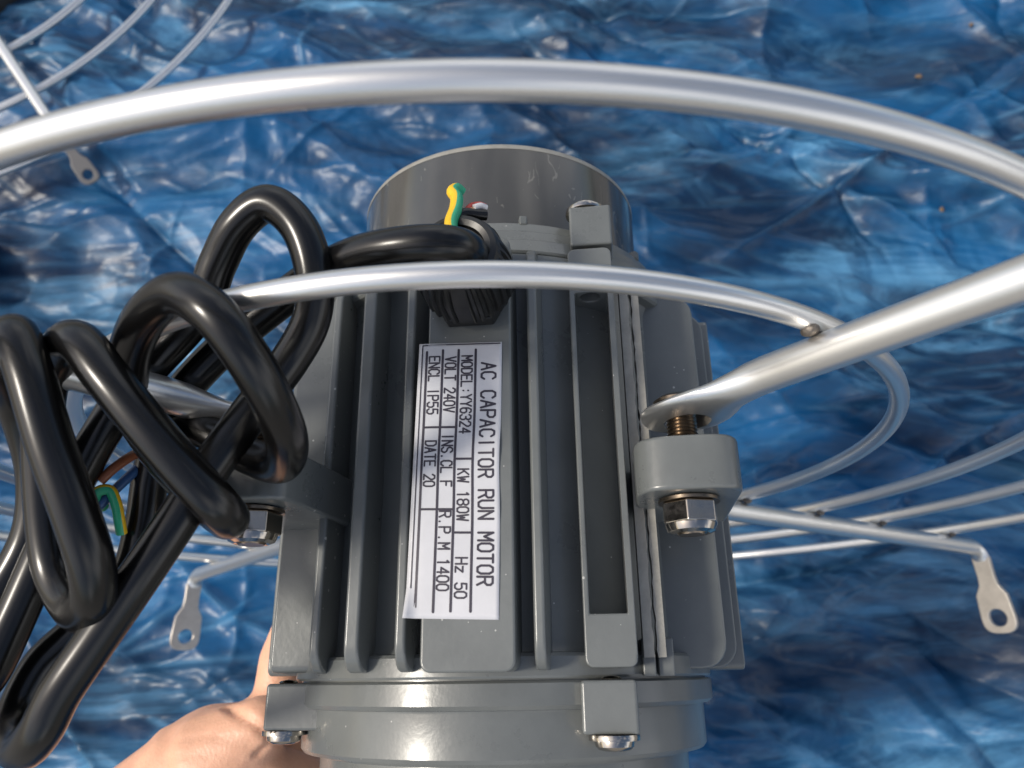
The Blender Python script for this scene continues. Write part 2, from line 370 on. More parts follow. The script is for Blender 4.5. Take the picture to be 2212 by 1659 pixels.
# split lips beside the channel, rough trimmed edges with a dark gap between
def lip(x0, x1, tip, seed):
    r = random.Random(seed); v = []; f = []; nz = 60
    for k in range(nz+1):
        z = 4+(113)*k/nz; j0 = r.uniform(-.22, .22); j1 = r.uniform(-.22, .22); jt = r.uniform(-.15, .15)
        v += [(x0+j0*(seed == 2), -47, z), (x0+j0*(seed == 2), -tip+jt, z), (x1+j1*(seed == 1), -tip+jt, z), (x1+j1*(seed == 1), -47, z)]
    for k in range(nz):
        for q_ in range(4): f.append((4*k+q_, 4*k+(q_+1) % 4, 4*k+4+(q_+1) % 4, 4*k+4+q_))
    f += [(0, 1, 2, 3), tuple(4*nz+i for i in (3, 2, 1, 0))]
    return new_obj('split_lip', v, f, LIP, motor, angle=40)
quad(lip(43.6, 46.2, 56.0, 1), (2,)); quad(lip(47.2, 49.4, 54.0, 2), (2,))
# feet of the lips on the rim
for x0, x1, y in ((43.2, 46.6, 52.4), (47.4, 51.6, 49.6)):
    g = Geo(); g.box(x0, x1, -y, -42, -.55, 9); g.obj('lip_foot', PAINT, motor, bevel=.5)

# end shields
g = Geo(); g.lathe([(40, 3), (64.2, 3), (64.2, -1.1), (65.2, -1.1), (66, -1.7), (66, -6.9), (65, -7.9), (63.2, -8.2), (63, -8.8), (63, -19.2), (62.2, -20.2), (58, -20.6), (57.2, -21.4), (56.6, -44), (54, -47), (16, -49), (16, -54), (0, -54)], 128)
shield_lo = g.obj('end_shield', PAINT, motor, angle=25, bevel=0)
g = Geo(); g.lathe([(40, 116), (64.2, 116), (64.2, 120.7), (65.2, 120.7), (66, 121.3), (65.4, 125.2), (64.8, 125.8), (63.2, 126), (62.6, 130), (62, 130.6), (60.6, 130.8), (59.8, 134.6), (59, 135.2), (40, 135.2)], 128)
shield_up = g.obj('end_shield', PAINT, motor, angle=25)
nub = None
for k in range(16):
    a = -8+22.5*k
    if nub is None:
        g = Geo(); g.box(-1.3, 1.3, -60.3, -57.4, 134.3, 137.4); nub = g.obj('cast_nub', PAINT, shield_up, bevel=.5); nub.matrix_local = Matrix.Rotation(radians(a), 4, 'Z')
    else: copy_obj(nub, shield_up, Matrix.Rotation(radians(a), 4, 'Z'))
# cap at the far end
g = Geo(); pr = [(52.4, 133), (53, 134)]
for k in range(7): a = pi/2*k/6; pr.append((53-1.8+1.8*cos(a), 169.4+1.8*sin(a)))
pr += [(48, 171.0), (46.5, 169.6), (0, 169.2)]
g.lathe([(40, 133)]+pr, 128); cap = g.obj('end_cap', CAPM, motor, angle=30)
g = Geo(); g.lathe([(53.12, 168.6), (53.14, 169.5), (52.7, 170.6), (51.5, 171.35), (50.2, 171.35), (50.2, 170.4), (52.4, 168.6)], 128, close=True); g.obj('worn_rim', LIP, cap, angle=60)
# shaft out of the near end
g = Geo(); g.lathe([(7, -50), (7, -86), (6.2, -87), (0, -87)], 32); g.obj('shaft', CHROME, motor)
# boss blocks of the shields, in line with the channels, and their screws
def boss(name, sh, x0, x1, y0, y1, z0, z1):
    g = Geo(); g.box(x0, x1, y0, y1, z0, z1); o = g.obj(name, PAINT, sh, bevel=.9, seg=3)
    for k in (1, 2, 3): copy_obj(o, sh, qrot(k))
boss('bolt_boss', shield_lo, 27.2, 41.0, -63.5, -45, -13.6, -1.2)
boss('bolt_boss', shield_up, 29.6, 42.6, -61.5, -40, 123.2, 137.2)
def screw(z, s, L, hr=5.3):
    """pan head with a slot and a washer at z, shank pointing along s for L"""
    g = Geo(); prof = [(0, 2.9), (2.6, 2.85), (4.0, 2.5), (4.7, 1.8), (4.9, .9), (4.9, .5), (6.3, .4), (6.4, -.3), (6.3, -.9), (2.4, -.9)]
    d = -1.; zz = -.9; k = 0
    while -zz < L:
        prof.append((2.75 if k % 2 else 2.3, zz-.4)); zz -= .4; k += 1
    prof.append((0, zz-.4))
    M = Matrix.Translation((34.8, -59.4 if s > 0 else -55.6, z)) @ Matrix.Scale(-s, 4, (0, 0, 1))
    g.lathe([(r, q_) for r, q_ in prof], 28, M); o = g.obj('screw', CHROME, motor, angle=40)
    for a in (0, 90):
        b = Geo(); b.box(-.55, .55, -3.2, 3.2, 1.7, 6); b.v = [tuple(M @ (Matrix.Rotation(radians(a+20), 4, 'Z') @ Vector(p))) for p in b.v]
        cc = b.obj('cutter', CHROME, motor, smooth=False); cut(o, [cc])
    quad(o)
screw(-14.6, 1, 14); screw(138.2, -1, 16)

# mounting lugs, bolts and nuts
LUGS = [(49.5, -72.5), (-65, -67)]
def lug(cx, cy, rr, bx, by):
    c = Vector((cx, cy)); b = Vector((bx, by)); d = (c-b).normalized(); n = Vector((-d.y, d.x)); poly = []
    base_w = rr*1.0
    poly += [b+n*base_w, ]
    for k in range(25):                                    # squarish rounded nose
        a = pi/2-pi*k/24; ca, sa = cos(a), sin(a); q = .62
        poly.append(c+d*(rr*.86*max(ca, 0)**q)+n*(rr*math.copysign(abs(sa)**q, sa)))
    poly += [b-n*base_w]
    g = Geo(); g.prism([tuple(p) for p in poly][::-1], 42.6, 56.6)
    o = g.obj('mounting_lug', PAINT, motor, bevel=1.1, seg=3)
    h = Geo(); h.lathe([(5.2, 30), (5.2, 70)], 28, Matrix.Translation((cx, cy, 0))); cut(o, [h.obj('cutter', PAINT, motor, smooth=False)])
    return o
LL = [m2l((x, y, 0)) for x, y in LUGS]
lug(LL[0][0], LL[0][1], 13.4, LL[0][0]+1, -30); lug(LL[1][0], LL[1][1], 13.4, LL[1][0]+6, -26)
for a in (131, -134): p = az(90, a); q_ = az(50, a); lug(p[0], p[1], 13.2, q_[0], q_[1])
def hexagon(r, rot=0): return [(r*cos(pi/3*k+rot), r*sin(pi/3*k+rot)) for k in range(6)]
for i, (x, y, _) in enumerate(LL):
    T_ = Matrix.Translation((x, y, 0))
    prof = [(0, 33.2)]; zz = 33.2; k = 0                       # threaded shank right through
    prof = [(3.4, 33.0)]
    while zz < 68.4: prof.append((4.05 if k % 2 else 3.45, zz)); zz += .5; k += 1
    prof += [(4, 68.2), (7.2, 68.2), (7.2, 69.0), (6.0, 69.9), (3.6, 70.4), (0, 70.5)]
    g = Geo(); g.lathe(prof, 36, T_); bolt = g.obj('mounting_bolt', STEEL, motor, angle=50)
    g = Geo(); hx = Geo(); hx.prism([(x+p[0], y+p[1]) for p in hexagon(7.5, .35)], 35.6, 41.2)
    nut = hx.obj('nut', CHROME, bolt, bevel=.5)
    g = Geo(); g.lathe([(3.6, 33.6), (4.6, 33.3), (6.0, 33.9), (6.4, 34.9), (6.6, 35.7), (3.6, 35.7)], 36, T_, close=True); g.obj('nut_collar', CHROME, bolt)
    g = Geo(); g.lathe([(4.2, 41.3), (7.9, 41.3), (7.9, 42.1), (4.2, 42.1)], 36, T_, close=True); g.obj('washer', STEEL, bolt, angle=40)

# cable gland on the pad
GX, GZ = 1.6, 102.0
GM = Matrix.Translation((GX, -76, GZ)) @ Matrix.Rotation(pi/2, 4, 'X')       # local z runs out of the pad
gland = None
g = Geo(); g.prism(hexagon(12.6, 0), .05, 4.6, GM); gland = g.obj('cable_gland', NYLON, motor, bevel=.5)
g = Geo(); prof = []; nseg = 180; v = []; f = []
st = [(11.2, 4.6), (12.4, 5.4), (12.6, 13), (12.2, 16), (11.4, 19.5), (11.0, 21.6), (10.2, 23.2), (8.8, 23.9), (7.4, 23.2), (6.6, 21), (6.2, 8)]
for i in range(nseg):
    a = 2*pi*i/nseg; sect = (i-135+30) % 60
    ridge = (.55 if (i % 6) < 3 else -.35) if not 25 <= sect < 35 else .1
    for k, (r, z) in enumerate(st):
        rr = r+(ridge if 1 <= k <= 4 else 0); v.append(tuple(GM @ Vector((rr*cos(a), rr*sin(a), z))))
ks = len(st)
for i in range(nseg):
    j = (i+1) % nseg
    for k in range(ks-1): f.append((i*ks+k, j*ks+k, j*ks+k+1, i*ks+k+1))
new_obj('gland_nut', v, f, NYLON, gland, angle=28)

# ------------------------------------------------------------------ rating sticker
ST = {'tl': (-13.1, 86.7), 'tr': (10.1, 85.8), 'bl': (-14.6, 13.5), 'br': (8.7, 12.7)}
def S(w, L, lift=0.):
    tl, tr, bl, br = (np.array(ST[k]) for k in ('tl', 'tr', 'bl', 'br'))
    p = (tl*(1-w)+tr*w)*(1-L)+(bl*(1-w)+br*w)*L
    y = -76.25-lift
    y -= .50*max(0, w-.55)/.45*(math.exp(-((L-.40)/.05)**2)+.7*math.exp(-((L-.62)/.05)**2))+.10*sin(L*17)*w
    p = p+np.array([.35*math.exp(-((L-.47)/.12)**2)*-w, 0])
    if w < .1 and L > .9: y -= (.1-w)*(L-.9)*230                 # curled corner
    if w < .16: y += (.16-w)*2.0                                 # droops over the pad edge
    return (p[0], y, p[1])
nw, nl = 24, 60
v = [S(i/nw, j/nl) for j in range(nl+1) for i in range(nw+1)]
f = [(j*(nw+1)+i, j*(nw+1)+i+1, (j+1)*(nw+1)+i+1, (j+1)*(nw+1)+i) for j in range(nl) for i in range(nw)]
sticker = new_obj('rating_sticker', v, f, STICK, motor, angle=180); sticker['label'] = 'white rating sticker with black lettering, one corner curled'
sm = sticker.modifiers.new('thick', 'SOLIDIFY'); sm.thickness = .00012; sm.offset = -1
# single stroke lettering, cells 4 wide and 6 high
GL = {'A': [[(0,0),(2,6),(4,0)],[(.8,2.2),(3.2,2.2)]], 'C': [[(4,1.2),(3,0),(1,0),(0,1.3),(0,4.7),(1,6),(3,6),(4,4.8)]], 'P': [[(0,0),(0,6),(3,6),(4,5.2),(4,3.7),(3,2.9),(0,2.9)]],
 'I': [[(2,0),(2,6)]], 'T': [[(2,0),(2,6)],[(0,6),(4,6)]], 'O': [[(1,0),(3,0),(4,1.3),(4,4.7),(3,6),(1,6),(0,4.7),(0,1.3),(1,0)]], 'R': [[(0,0),(0,6),(3,6),(4,5.2),(4,3.8),(3,3),(0,3)],[(2.2,3),(4,0)]],
 'U': [[(0,6),(0,1.3),(1,0),(3,0),(4,1.3),(4,6)]], 'N': [[(0,0),(0,6),(4,0),(4,6)]], 'M': [[(0,0),(0,6),(2,2.4),(4,6),(4,0)]], 'D': [[(0,0),(0,6),(2.6,6),(4,4.6),(4,1.4),(2.6,0),(0,0)]],
 'E': [[(4,0),(0,0),(0,6),(4,6)],[(0,3.1),(3.2,3.1)]], 'L': [[(0,6),(0,0),(4,0)]], ':': [[(2,1.2),(2,1.5)],[(2,3.9),(2,4.2)]], '.': [[(1.6,0),(1.6,.35)]], 'Y': [[(0,6),(2,3),(4,6)],[(2,3),(2,0)]],
 '6': [[(3.8,5.2),(3,6),(1.2,6),(0,4.4),(0,1.2),(1,0),(3,0),(4,1.2),(4,2.4),(3,3.4),(1,3.4),(0,2.4)]], '3': [[(0,5),(1,6),(3,6),(4,5),(4,4.1),(3,3.2),(1.6,3.2)],[(3,3.2),(4,2.2),(4,1.1),(3,0),(1,0),(0,1)]],
 '2': [[(0,4.8),(1,6),(3,6),(4,4.9),(4,3.9),(0,0),(4,0)]], '4': [[(3,0),(3,6),(0,2),(4,2)]], 'V': [[(0,6),(2,0),(4,6)]], '0': [[(1,0),(3,0),(4,1.3),(4,4.7),(3,6),(1,6),(0,4.7),(0,1.3),(1,0)]],
 '5': [[(3.8,6),(.4,6),(.2,3.4),(3,3.6),(4,2.6),(4,1.2),(3,0),(1,0),(0,1)]], 'S': [[(4,5),(3,6),(1,6),(0,5),(0,4),(1,3.2),(3,2.9),(4,2),(4,1),(3,0),(1,0),(0,1)]], 'F': [[(0,0),(0,6),(4,6)],[(0,3.1),(3.2,3.1)]],
 'K': [[(0,0),(0,6)],[(4,6),(0,2.4)],[(1.4,3.6),(4,0)]], 'W': [[(0,6),(.8,0),(2,4),(3.2,0),(4,6)]], '1': [[(.9,5),(2,6),(2,0)]], '8': [[(1,3.2),(0,4.1),(0,5.1),(1,6),(3,6),(4,5.1),(4,4.1),(3,3.2),(1,3.2),(0,2.2),(0,1),(1,0),(3,0),(4,1),(4,2.2),(3,3.2)]],
 'H': [[(0,0),(0,6)],[(4,0),(4,6)],[(0,3),(4,3)]], 'z': [[(.2,3.8),(3.8,3.8),(.2,0),(3.8,0)]], ' ': []}
ink = Geo()
def stroke(a, b, hw):               # a, b in (w mm, L mm) of the sticker sheet
    WW, LLn = 24.0, 74.0
    a = Vector(a); b = Vector(b); d = b-a
    d = d.normalized() if d.length > 1e-6 else Vector((1, 0)); n = Vector((-d.y, d.x))
    m = max(1, int((b-a).length/2.0)); poly = []
    for k in range(7): t = pi/2+pi*k/6; poly.append(a+d*(hw*cos(t))+n*(hw*sin(t)))
    for k in range(1, m): poly.append(a+(b-a)*(k/m)-n*hw)
    for k in range(7): t = -pi/2+pi*k/6; poly.append(b+d*(hw*cos(t))+n*(hw*sin(t)))
    for k in range(m-1, 0, -1): poly.append(a+(b-a)*(k/m)+n*hw)
    ink.add([S(p.x/WW, p.y/LLn, .09) for p in poly], [tuple(range(len(poly)))])
def text(s, L0, L1, wbase, h, hw):
    WW, LLn = 24.0, 74.0; n = len(s); adv = (L1-L0)*LLn/(n-.25); cw = adv*.72/4; ch = h*WW/6
    for i, c in enumerate(s):
        for pl in GL[c]:
            for a, b in zip(pl[:-1], pl[1:]):
                stroke((wbase*WW+a[1]*ch, L0*LLn+i*adv+a[0]*cw), (wbase*WW+b[1]*ch, L0*LLn+i*adv+b[0]*cw), hw)
text('AC CAPACITOR RUN MOTOR', .085, .89, .765, .165, .295)
text('MODEL:YY6324', .055, .357, .527, .125, .235); text('KW 180W', .49, .673, .527, .125, .235); text('Hz 50', .80, .933, .527, .125, .235)
text('VOLT 240V', .058, .276, .331, .125, .235); text('INS.CL F', .36, .552, .331, .125, .235); text('R.P.M 1400', .64, .909, .331, .125, .235)
text('ENCL IP55', .055, .282, .135, .125, .235); text('DATE 20', .385, .552, .137, .125, .235)
def rule(w0, L0, w1, L1, hw=.30):
    n = 24 if abs(L1-L0) > .1 else 2
    for k in range(n):
        stroke(((w0+(w1-w0)*k/n)*24, (L0+(L1-L0)*k/n)*74), ((w0+(w1-w0)*(k+1)/n)*24, (L0+(L1-L0)*(k+1)/n)*74), hw)
rule(.69, .03, .70, .975, .34); rule(.485, .03, .488, .975, .34); rule(.295, .03, .302, .978, .34); rule(.10, .035, .108, .962, .34)
rule(.487, .452, .695, .452); rule(.487, .714, .697, .714)
for L in (.333, .633): rule(.105, L, .488, L)
rule(.045, .008, .05, .90, .18); rule(.05, .008, .98, .006, .16)
lettering = ink.obj('lettering', INK, sticker, smooth=False)

# ------------------------------------------------------------------ wire fan guard bolted to the motor
GC = Matrix.Translation((-.0038, .003, 0))
guard = empty('fan_guard', AX @ GC, 'silver wire fan guard with concentric rings, bolted round the grey motor', 'fan guard')
RINGS = (135.7, 189.8, 243.8, 314.0)
for R in RINGS:
    n = int(R*1.3); g = Geo(); g.sweep([az(R, 360*k/n, 76) for k in range(n)], 2.8, 18, closed=True); g.obj('ring', SILV, guard)
def tab_mesh(w=9.7, L=20, neck=5.2, hole=5.4):
    """flattened end with a hole, hanging along -z from the origin, in the x-z plane"""
    pl = [(-neck, 2), (-neck*.95, -9), (-neck*1.05, -14), (-w*.92, -20)]
    for k in range(13): a = pi+pi*k/12; pl.append((w*math.copysign(abs(cos(a))**.7, cos(a)), -33-w*.95*abs(sin(a))**.7))
    pl += [(w*.92, -20), (neck*1.05, -14), (neck*.95, -9), (neck, 2)]
    g = Geo(); g.prism(pl, -1.5, 1.5, XZ); return g
def arm(a_deg, parent=guard, r_in=81.5, r_out=341, eye=True, zc=68.6, rt=4.6, hole_r=93.5, zbend=0.):
    st = []
    if eye: st = [(-1, .6, .5), (-.3, 4.0, 1.6), (1.5, 7.0, 2.2), (4.5, 10.2, 2.5), (8.5, 12.2, 2.6), (12.5, 12.8, 2.6), (17, 12.2, 2.6), (21, 10.4, 2.8), (25, 7.8, 3.3), (29.5, 6.1, 4.0), (34, 5.0, 4.5), (39, rt, rt)]
    else: st = [(0, rt, rt)]
    for r in np.linspace(st[-1][0]+6, r_out-r_in, 24): st.append((r, rt, rt))
    M = Matrix.Rotation(radians(a_deg), 4, 'Z'); v = []; f = []; n = 24
    R_end = r_out
    secs = [(Vector((0, -(r_in+s), zc-(3.2*(1-min(1, max(0, (s-14)/22)))**1.0 if eye else 0))), Vector((1, 0, 0)), Vector((0, 0, 1)), w, h) for s, w, h in st]
    for k in range(1, 7):                                   # bend down into the flattened tab
        t = radians(78)*k/6; rb = 10
        secs.append((Vector((0, -(R_end+rb*sin(t)), zc-rb*(1-cos(t)))), Vector((1, 0, 0)), Vector((0, -sin(t), cos(t))), rt+(.5*k/6), rt*(1-.62*k/6)))
    for c, ex, ey, w, h in secs:
        for q_ in range(n): t = 2*pi*q_/n; v.append(tuple(M @ (c+ex*(w*cos(t))+ey*(h*sin(t)))))
    m = len(secs)
    for i in range(m-1):
        for q_ in range(n): f.append((i*n+q_, i*n+(q_+1) % n, (i+1)*n+(q_+1) % n, (i+1)*n+q_))
    f += [tuple(range(n))[::-1], tuple((m-1)*n+q_ for q_ in range(n))]
    o = new_obj('arm', v, f, SILV, parent, angle=50)
    if eye:
        h = Geo(); h.lathe([(6.3, zc-20), (6.3, zc+20)], 32, M @ Matrix.Translation((0, -hole_r, 0))); cut(o, [h.obj('cutter', SILV, parent, smooth=False)])
    t = tab_mesh(); TM = M @ Matrix.Translation((0, -(R_end+9.6), zc-7.6)) @ Matrix.Rotation(radians(-9), 4, 'X')
    t.v = [tuple(TM @ Vector(p)) for p in t.v]; tb = t.obj('end_tab', TABM, o, bevel=.7)
    h = Geo(); h.lathe([(4.8, -12), (4.8, 12)], 28, TM @ Matrix.Translation((0, 0, -33)) @ Matrix.Rotation(pi/2, 4, 'X')); cut(tb, [h.obj('cutter', SILV, parent, smooth=False)])
    return o
for a in (36.0, 124.5, -142.0, -42.5): 
    o = arm(a)
    for R in RINGS:                                          # weld beads where the rings cross
        if R > 300 and abs(a) < 90: continue
        Mw0 = Matrix.Rotation(radians(a), 3, 'Z'); g = Geo(); p = Vector(az(R, a, 73.2))+Mw0 @ Vector((-4.2, 0, 0)); Mw = Matrix.Rotation(radians(a), 4, 'Z')
        bm_ = bmesh.new(); bmesh.ops.create_icosphere(bm_, subdivisions=2, radius=1)
        vv = [tuple(p+Mw @ Vector((q_.co.x*1.9, q_.co.y*2.4, q_.co.z*1.5))) for q_ in bm_.verts]; ff = [tuple(w.index for w in t.verts) for t in bm_.faces]; bm_.free()
        g.add(vv, ff); g.obj('weld_bead', WELD, o, angle=180)

# second guard lying on the tarp
g2 = empty('fan_guard', Matrix.Translation((-.630, .770, .020)), 'second silver wire fan guard lying flat on tarp, top left corner', 'fan guard')
for R in (243, 306, 378): n = 200; g = Geo(); g.sweep([az(R, 360*k/n, 0) for k in range(n)], 3.6, 14, closed=True); g.obj('ring', SILV, g2)
for a in (36, 126, 216, 306):
    g = Geo(); g.sweep([az(r, a, 8.5) for r in np.linspace(60, 366, 30)]+[az(374, a, 6), az(379, a, 1)], 5.0, 16); o = g.obj('arm', SILV, g2)
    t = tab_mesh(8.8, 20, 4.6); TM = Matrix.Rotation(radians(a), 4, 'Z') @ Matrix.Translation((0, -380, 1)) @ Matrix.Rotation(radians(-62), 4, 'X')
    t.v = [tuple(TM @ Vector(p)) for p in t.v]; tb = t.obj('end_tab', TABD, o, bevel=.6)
    h = Geo(); h.lathe([(4.8, -12), (4.8, 12)], 24, TM @ Matrix.Translation((0, 0, -33)) @ Matrix.Rotation(pi/2, 4, 'X')); cut(tb, [h.obj('cutter', SILV, g2, smooth=False)])

# dark things cut off by the left edge
def pot(name, loc, prof, label, cat):
    g = Geo(); g.lathe(prof, 64); o = g.obj(name, DARK, None, angle=30); o.location = loc; o['label'] = label; o['category'] = cat; return o
pot('hub_cover', (-.600, .700, tarp_z(-.6, .7)+.004), [(20, -3), (96, -3), (98, 0), (97, 20), (90, 34), (70, 42), (30, 45), (28, 40), (0, 40)], 'blurred black round hub cover at the top left corner', 'hub cover')
pot('rounded_object', (-.512, .352, tarp_z(-.512, .352)+.002), [(20, -3), (36, -3), (38, 2), (37, 30), (33, 44), (24, 52), (10, 54), (8, 50), (0, 50)], 'dark olive rounded object cut off by the left edge', 'rounded object')  # dark rounded thing, not identified

# crumbs of dirt on the tarp
cr_me = None
for i, (x, y, s) in enumerate(((.415, .560, 2.4), (.404, .402, 2.0), (-.215, .395, 1.8), (.470, .610, 1.9))):
    bm_ = bmesh.new(); bmesh.ops.create_icosphere(bm_, subdivisions=2, radius=1)
    r_ = random.Random(i)
    vv = [((p.co.x*1.5)*s*(1+r_.uniform(-.25, .25)), p.co.y*s*(1+r_.uniform(-.25, .25)), p.co.z*.7*s*(1+r_.uniform(-.2, .2))) for p in bm_.verts]; ff = [tuple(w.index for w in t.verts) for t in bm_.faces]; bm_.free()
    o = new_obj('dirt_crumb', vv, ff, CRUMB, None, angle=30); o.location = (x, y, tarp_z(x, y)+.0015); o.rotation_euler = (0, 0, i*1.3)
    o['label'] = ('brown dirt crumb on the tarp above the thick ring, upper right', 'brown dirt crumb on the tarp between the two front rings, right side',
                  'tiny brown dirt crumb on the tarp left of the end cap', 'tiny brown dirt crumb nearest the top right corner of the tarp')[i]; o['category'] = 'crumb'; o['group'] = 'crumbs of dirt on the tarp'

# ------------------------------------------------------------------ power cable
cable = empty('power_cable', AX, 'thick black power cable coiled in loops left of the motor', 'cable')
PATH = [(-7.6, -83.0, 104.6),(-6.6, -94.5, 101.3),(-6.3, -103.1, 98.6),(-9.0, -108.9, 96.9),(-14.9, -110.9, 96.4),(-24.1, -108.9, 96.9),(-34.0, -103.9, 97.7),(-45.0, -96.2, 97.2),(-58.8, -87.8, 92.1),(-72.3, -81.5, 84.0),(-84.0, -76.5, 73.5),(-90.9, -71.6, 63.4),(-94.2, -67.1, 51.7),(-95.3, -64.7, 39.6),(-98.3, -62.7, 26.0),(-107.9, -62.4, 13.8),(-115.8, -63.3, 4.9),(-118.6, -64.9, -4.8),(-116.0, -69.8, -11.8),
 (-108.9, -76.4, -14.1),(-101.8, -83.4, -9.7),(-96.9, -87.4, -2.0),(-89.6, -90.3, 8.5),(-80.7, -94.0, 21.0),(-73.5, -95.4, 33.1),(-66.9, -95.1, 46.6),(-58.9, -94.2, 61.1),(-51.0, -94.7, 73.5),(-45.4, -98.3, 83.1),(-44.3, -103.2, 93.3),(-48.2, -106.5, 104.5),(-55.9, -107.7, 110.5),(-64.1, -104.2, 106.9),(-70.6, -98.0, 99.3),(-77.0, -91.7, 88.1),(-93.6, -84.5, 72.1),(-102.3, -81.4, 58.2),(-108.1, -79.4, 44.7),(-112.3, -78.7, 28.7),(-116.7, -77.5, 14.1),(-120.8, -77.0, 1.7),
 (-126.2, -76.2, -3.3),(-127.8, -75.8, 7.0),(-123.3, -74.5, 20.4),(-117.0, -77.0, 35.3),(-115.2, -83.7, 50.3),(-114.4, -97.0, 62.7),(-110.8, -110.5, 67.3),(-104.1, -118.2, 70.7),(-98.5, -119.2, 62.0),(-92.8, -115.5, 46.6),(-87.8, -110.3, 33.0),(-85.7, -104.5, 23.2),(-88.4, -96.5, 16.4),(-97.1, -86.7, 15.8),(-106.5, -83.2, 26.4),(-109.0, -89.7, 46.3),(-106.9, -99.2, 63.0),(-99.3, -109.3, 69.9),(-90.8, -116.7, 69.6),(-82.3, -117.6, 60.7),(-73.8, -114.9, 50.8),(-66.0, -110.4, 41.8),(-60.4, -104.8, 35.5),(-61.2, -95.9, 34.4),(-71.0, -86.5, 40.8),(-84.1, -83.6, 52.8),(-92.0, -87.0, 64.7),(-86.7, -102.3, 70.9),(-78.1, -114.8, 75.7),(-67.0, -124.8, 76.7),(-57.3, -128.8, 70.5),(-50.7, -124.8, 62.6),(-47.2, -115.6, 55.4),(-47.1, -102.9, 50.2),(-52.4, -89.5, 48.7),(-63.1, -80.6, 53.3),(-74.4, -77.7, 59.9),(-84.4, -73.7, 63.3),(-92.0, -69.5, 60.7),(-95.9, -67.7, 58.7)]
g = Geo(); g.sweep(spline(PATH, 10), 4.75, 22); sheath = g.obj('sheath', PVC, cable, angle=60)
def wire(name, pts, r, m, parent=cable, m2=None, shift=0):
    g = Geo(); sp = spline(pts, 10); g.sweep(sp, r, 14); o = g.obj(name, m, parent, angle=60)
    if m2:
        o.data.materials.append(m2)
        for p in o.data.polygons:
            seg = p.index % 14 if p.index < (len(sp)-1)*14 else 0; ring_ = p.index//14
            p.material_index = 1 if ((seg+shift) % 14) < 6 else 0
    return o
wire('brown_core', [(-95.0, -69.8, 58.7),(-96.7, -74.0, 55.7),(-99.5, -76.7, 51.6),(-102.0, -77.5, 48.0)], 1.3, BRN)
wire('blue_core', [(-95.0, -68.7, 55.8),(-97.3, -72.1, 50.8),(-100.2, -74.4, 45.6),(-102.5, -75.2, 42.0)], 1.3, BLU)
wire('earth_core', [(-102.6, -72.2, 42.6),(-103.3, -75.7, 43.4),(-101.9, -77.6, 45.4),(-99.4, -76.7, 45.8),(-97.8, -75.4, 42.4),(-97.1, -73.9, 38.5),(-97.1, -71.8, 35.7)], 1.4, YEL, m2=GRN)
# loose ends standing up out of the gland
wire('earth_wire', [(-10.8, -100.3, 105.3),(-11.1, -99.8, 109.5),(-10.1, -98.4, 114.3),(-10.0, -96.9, 118.8),(-11.1, -95.8, 121.4),(-10.2, -94.3, 123.3),(-9.0, -93.1, 122.8)], 1.75, YEL, m2=GRN, shift=5)
wire('red_wire', [(-7.9, -95.4, 114.8),(-6.3, -93.5, 118.2),(-4.3, -92.8, 119.1),(-2.6, -92.6, 118.6)], 1.05, REDM)
wire('bare_strand', [(-7.6, -96.4, 114.7),(-5.5, -95.0, 116.5),(-3.5, -94.1, 117.2)], .7, COPPER)
wire('white_wire', [(-5.4, -96.0, 116.3),(-3.7, -95.3, 117.3),(-2.3, -94.2, 117.4)], .9, STICK)
wire('black_wire', [(-10.1, -96.8, 112.8),(-7.7, -96.3, 114.3),(-4.7, -95.3, 114.6),(-2.3, -94.4, 115.0)], 1.5, PVC)

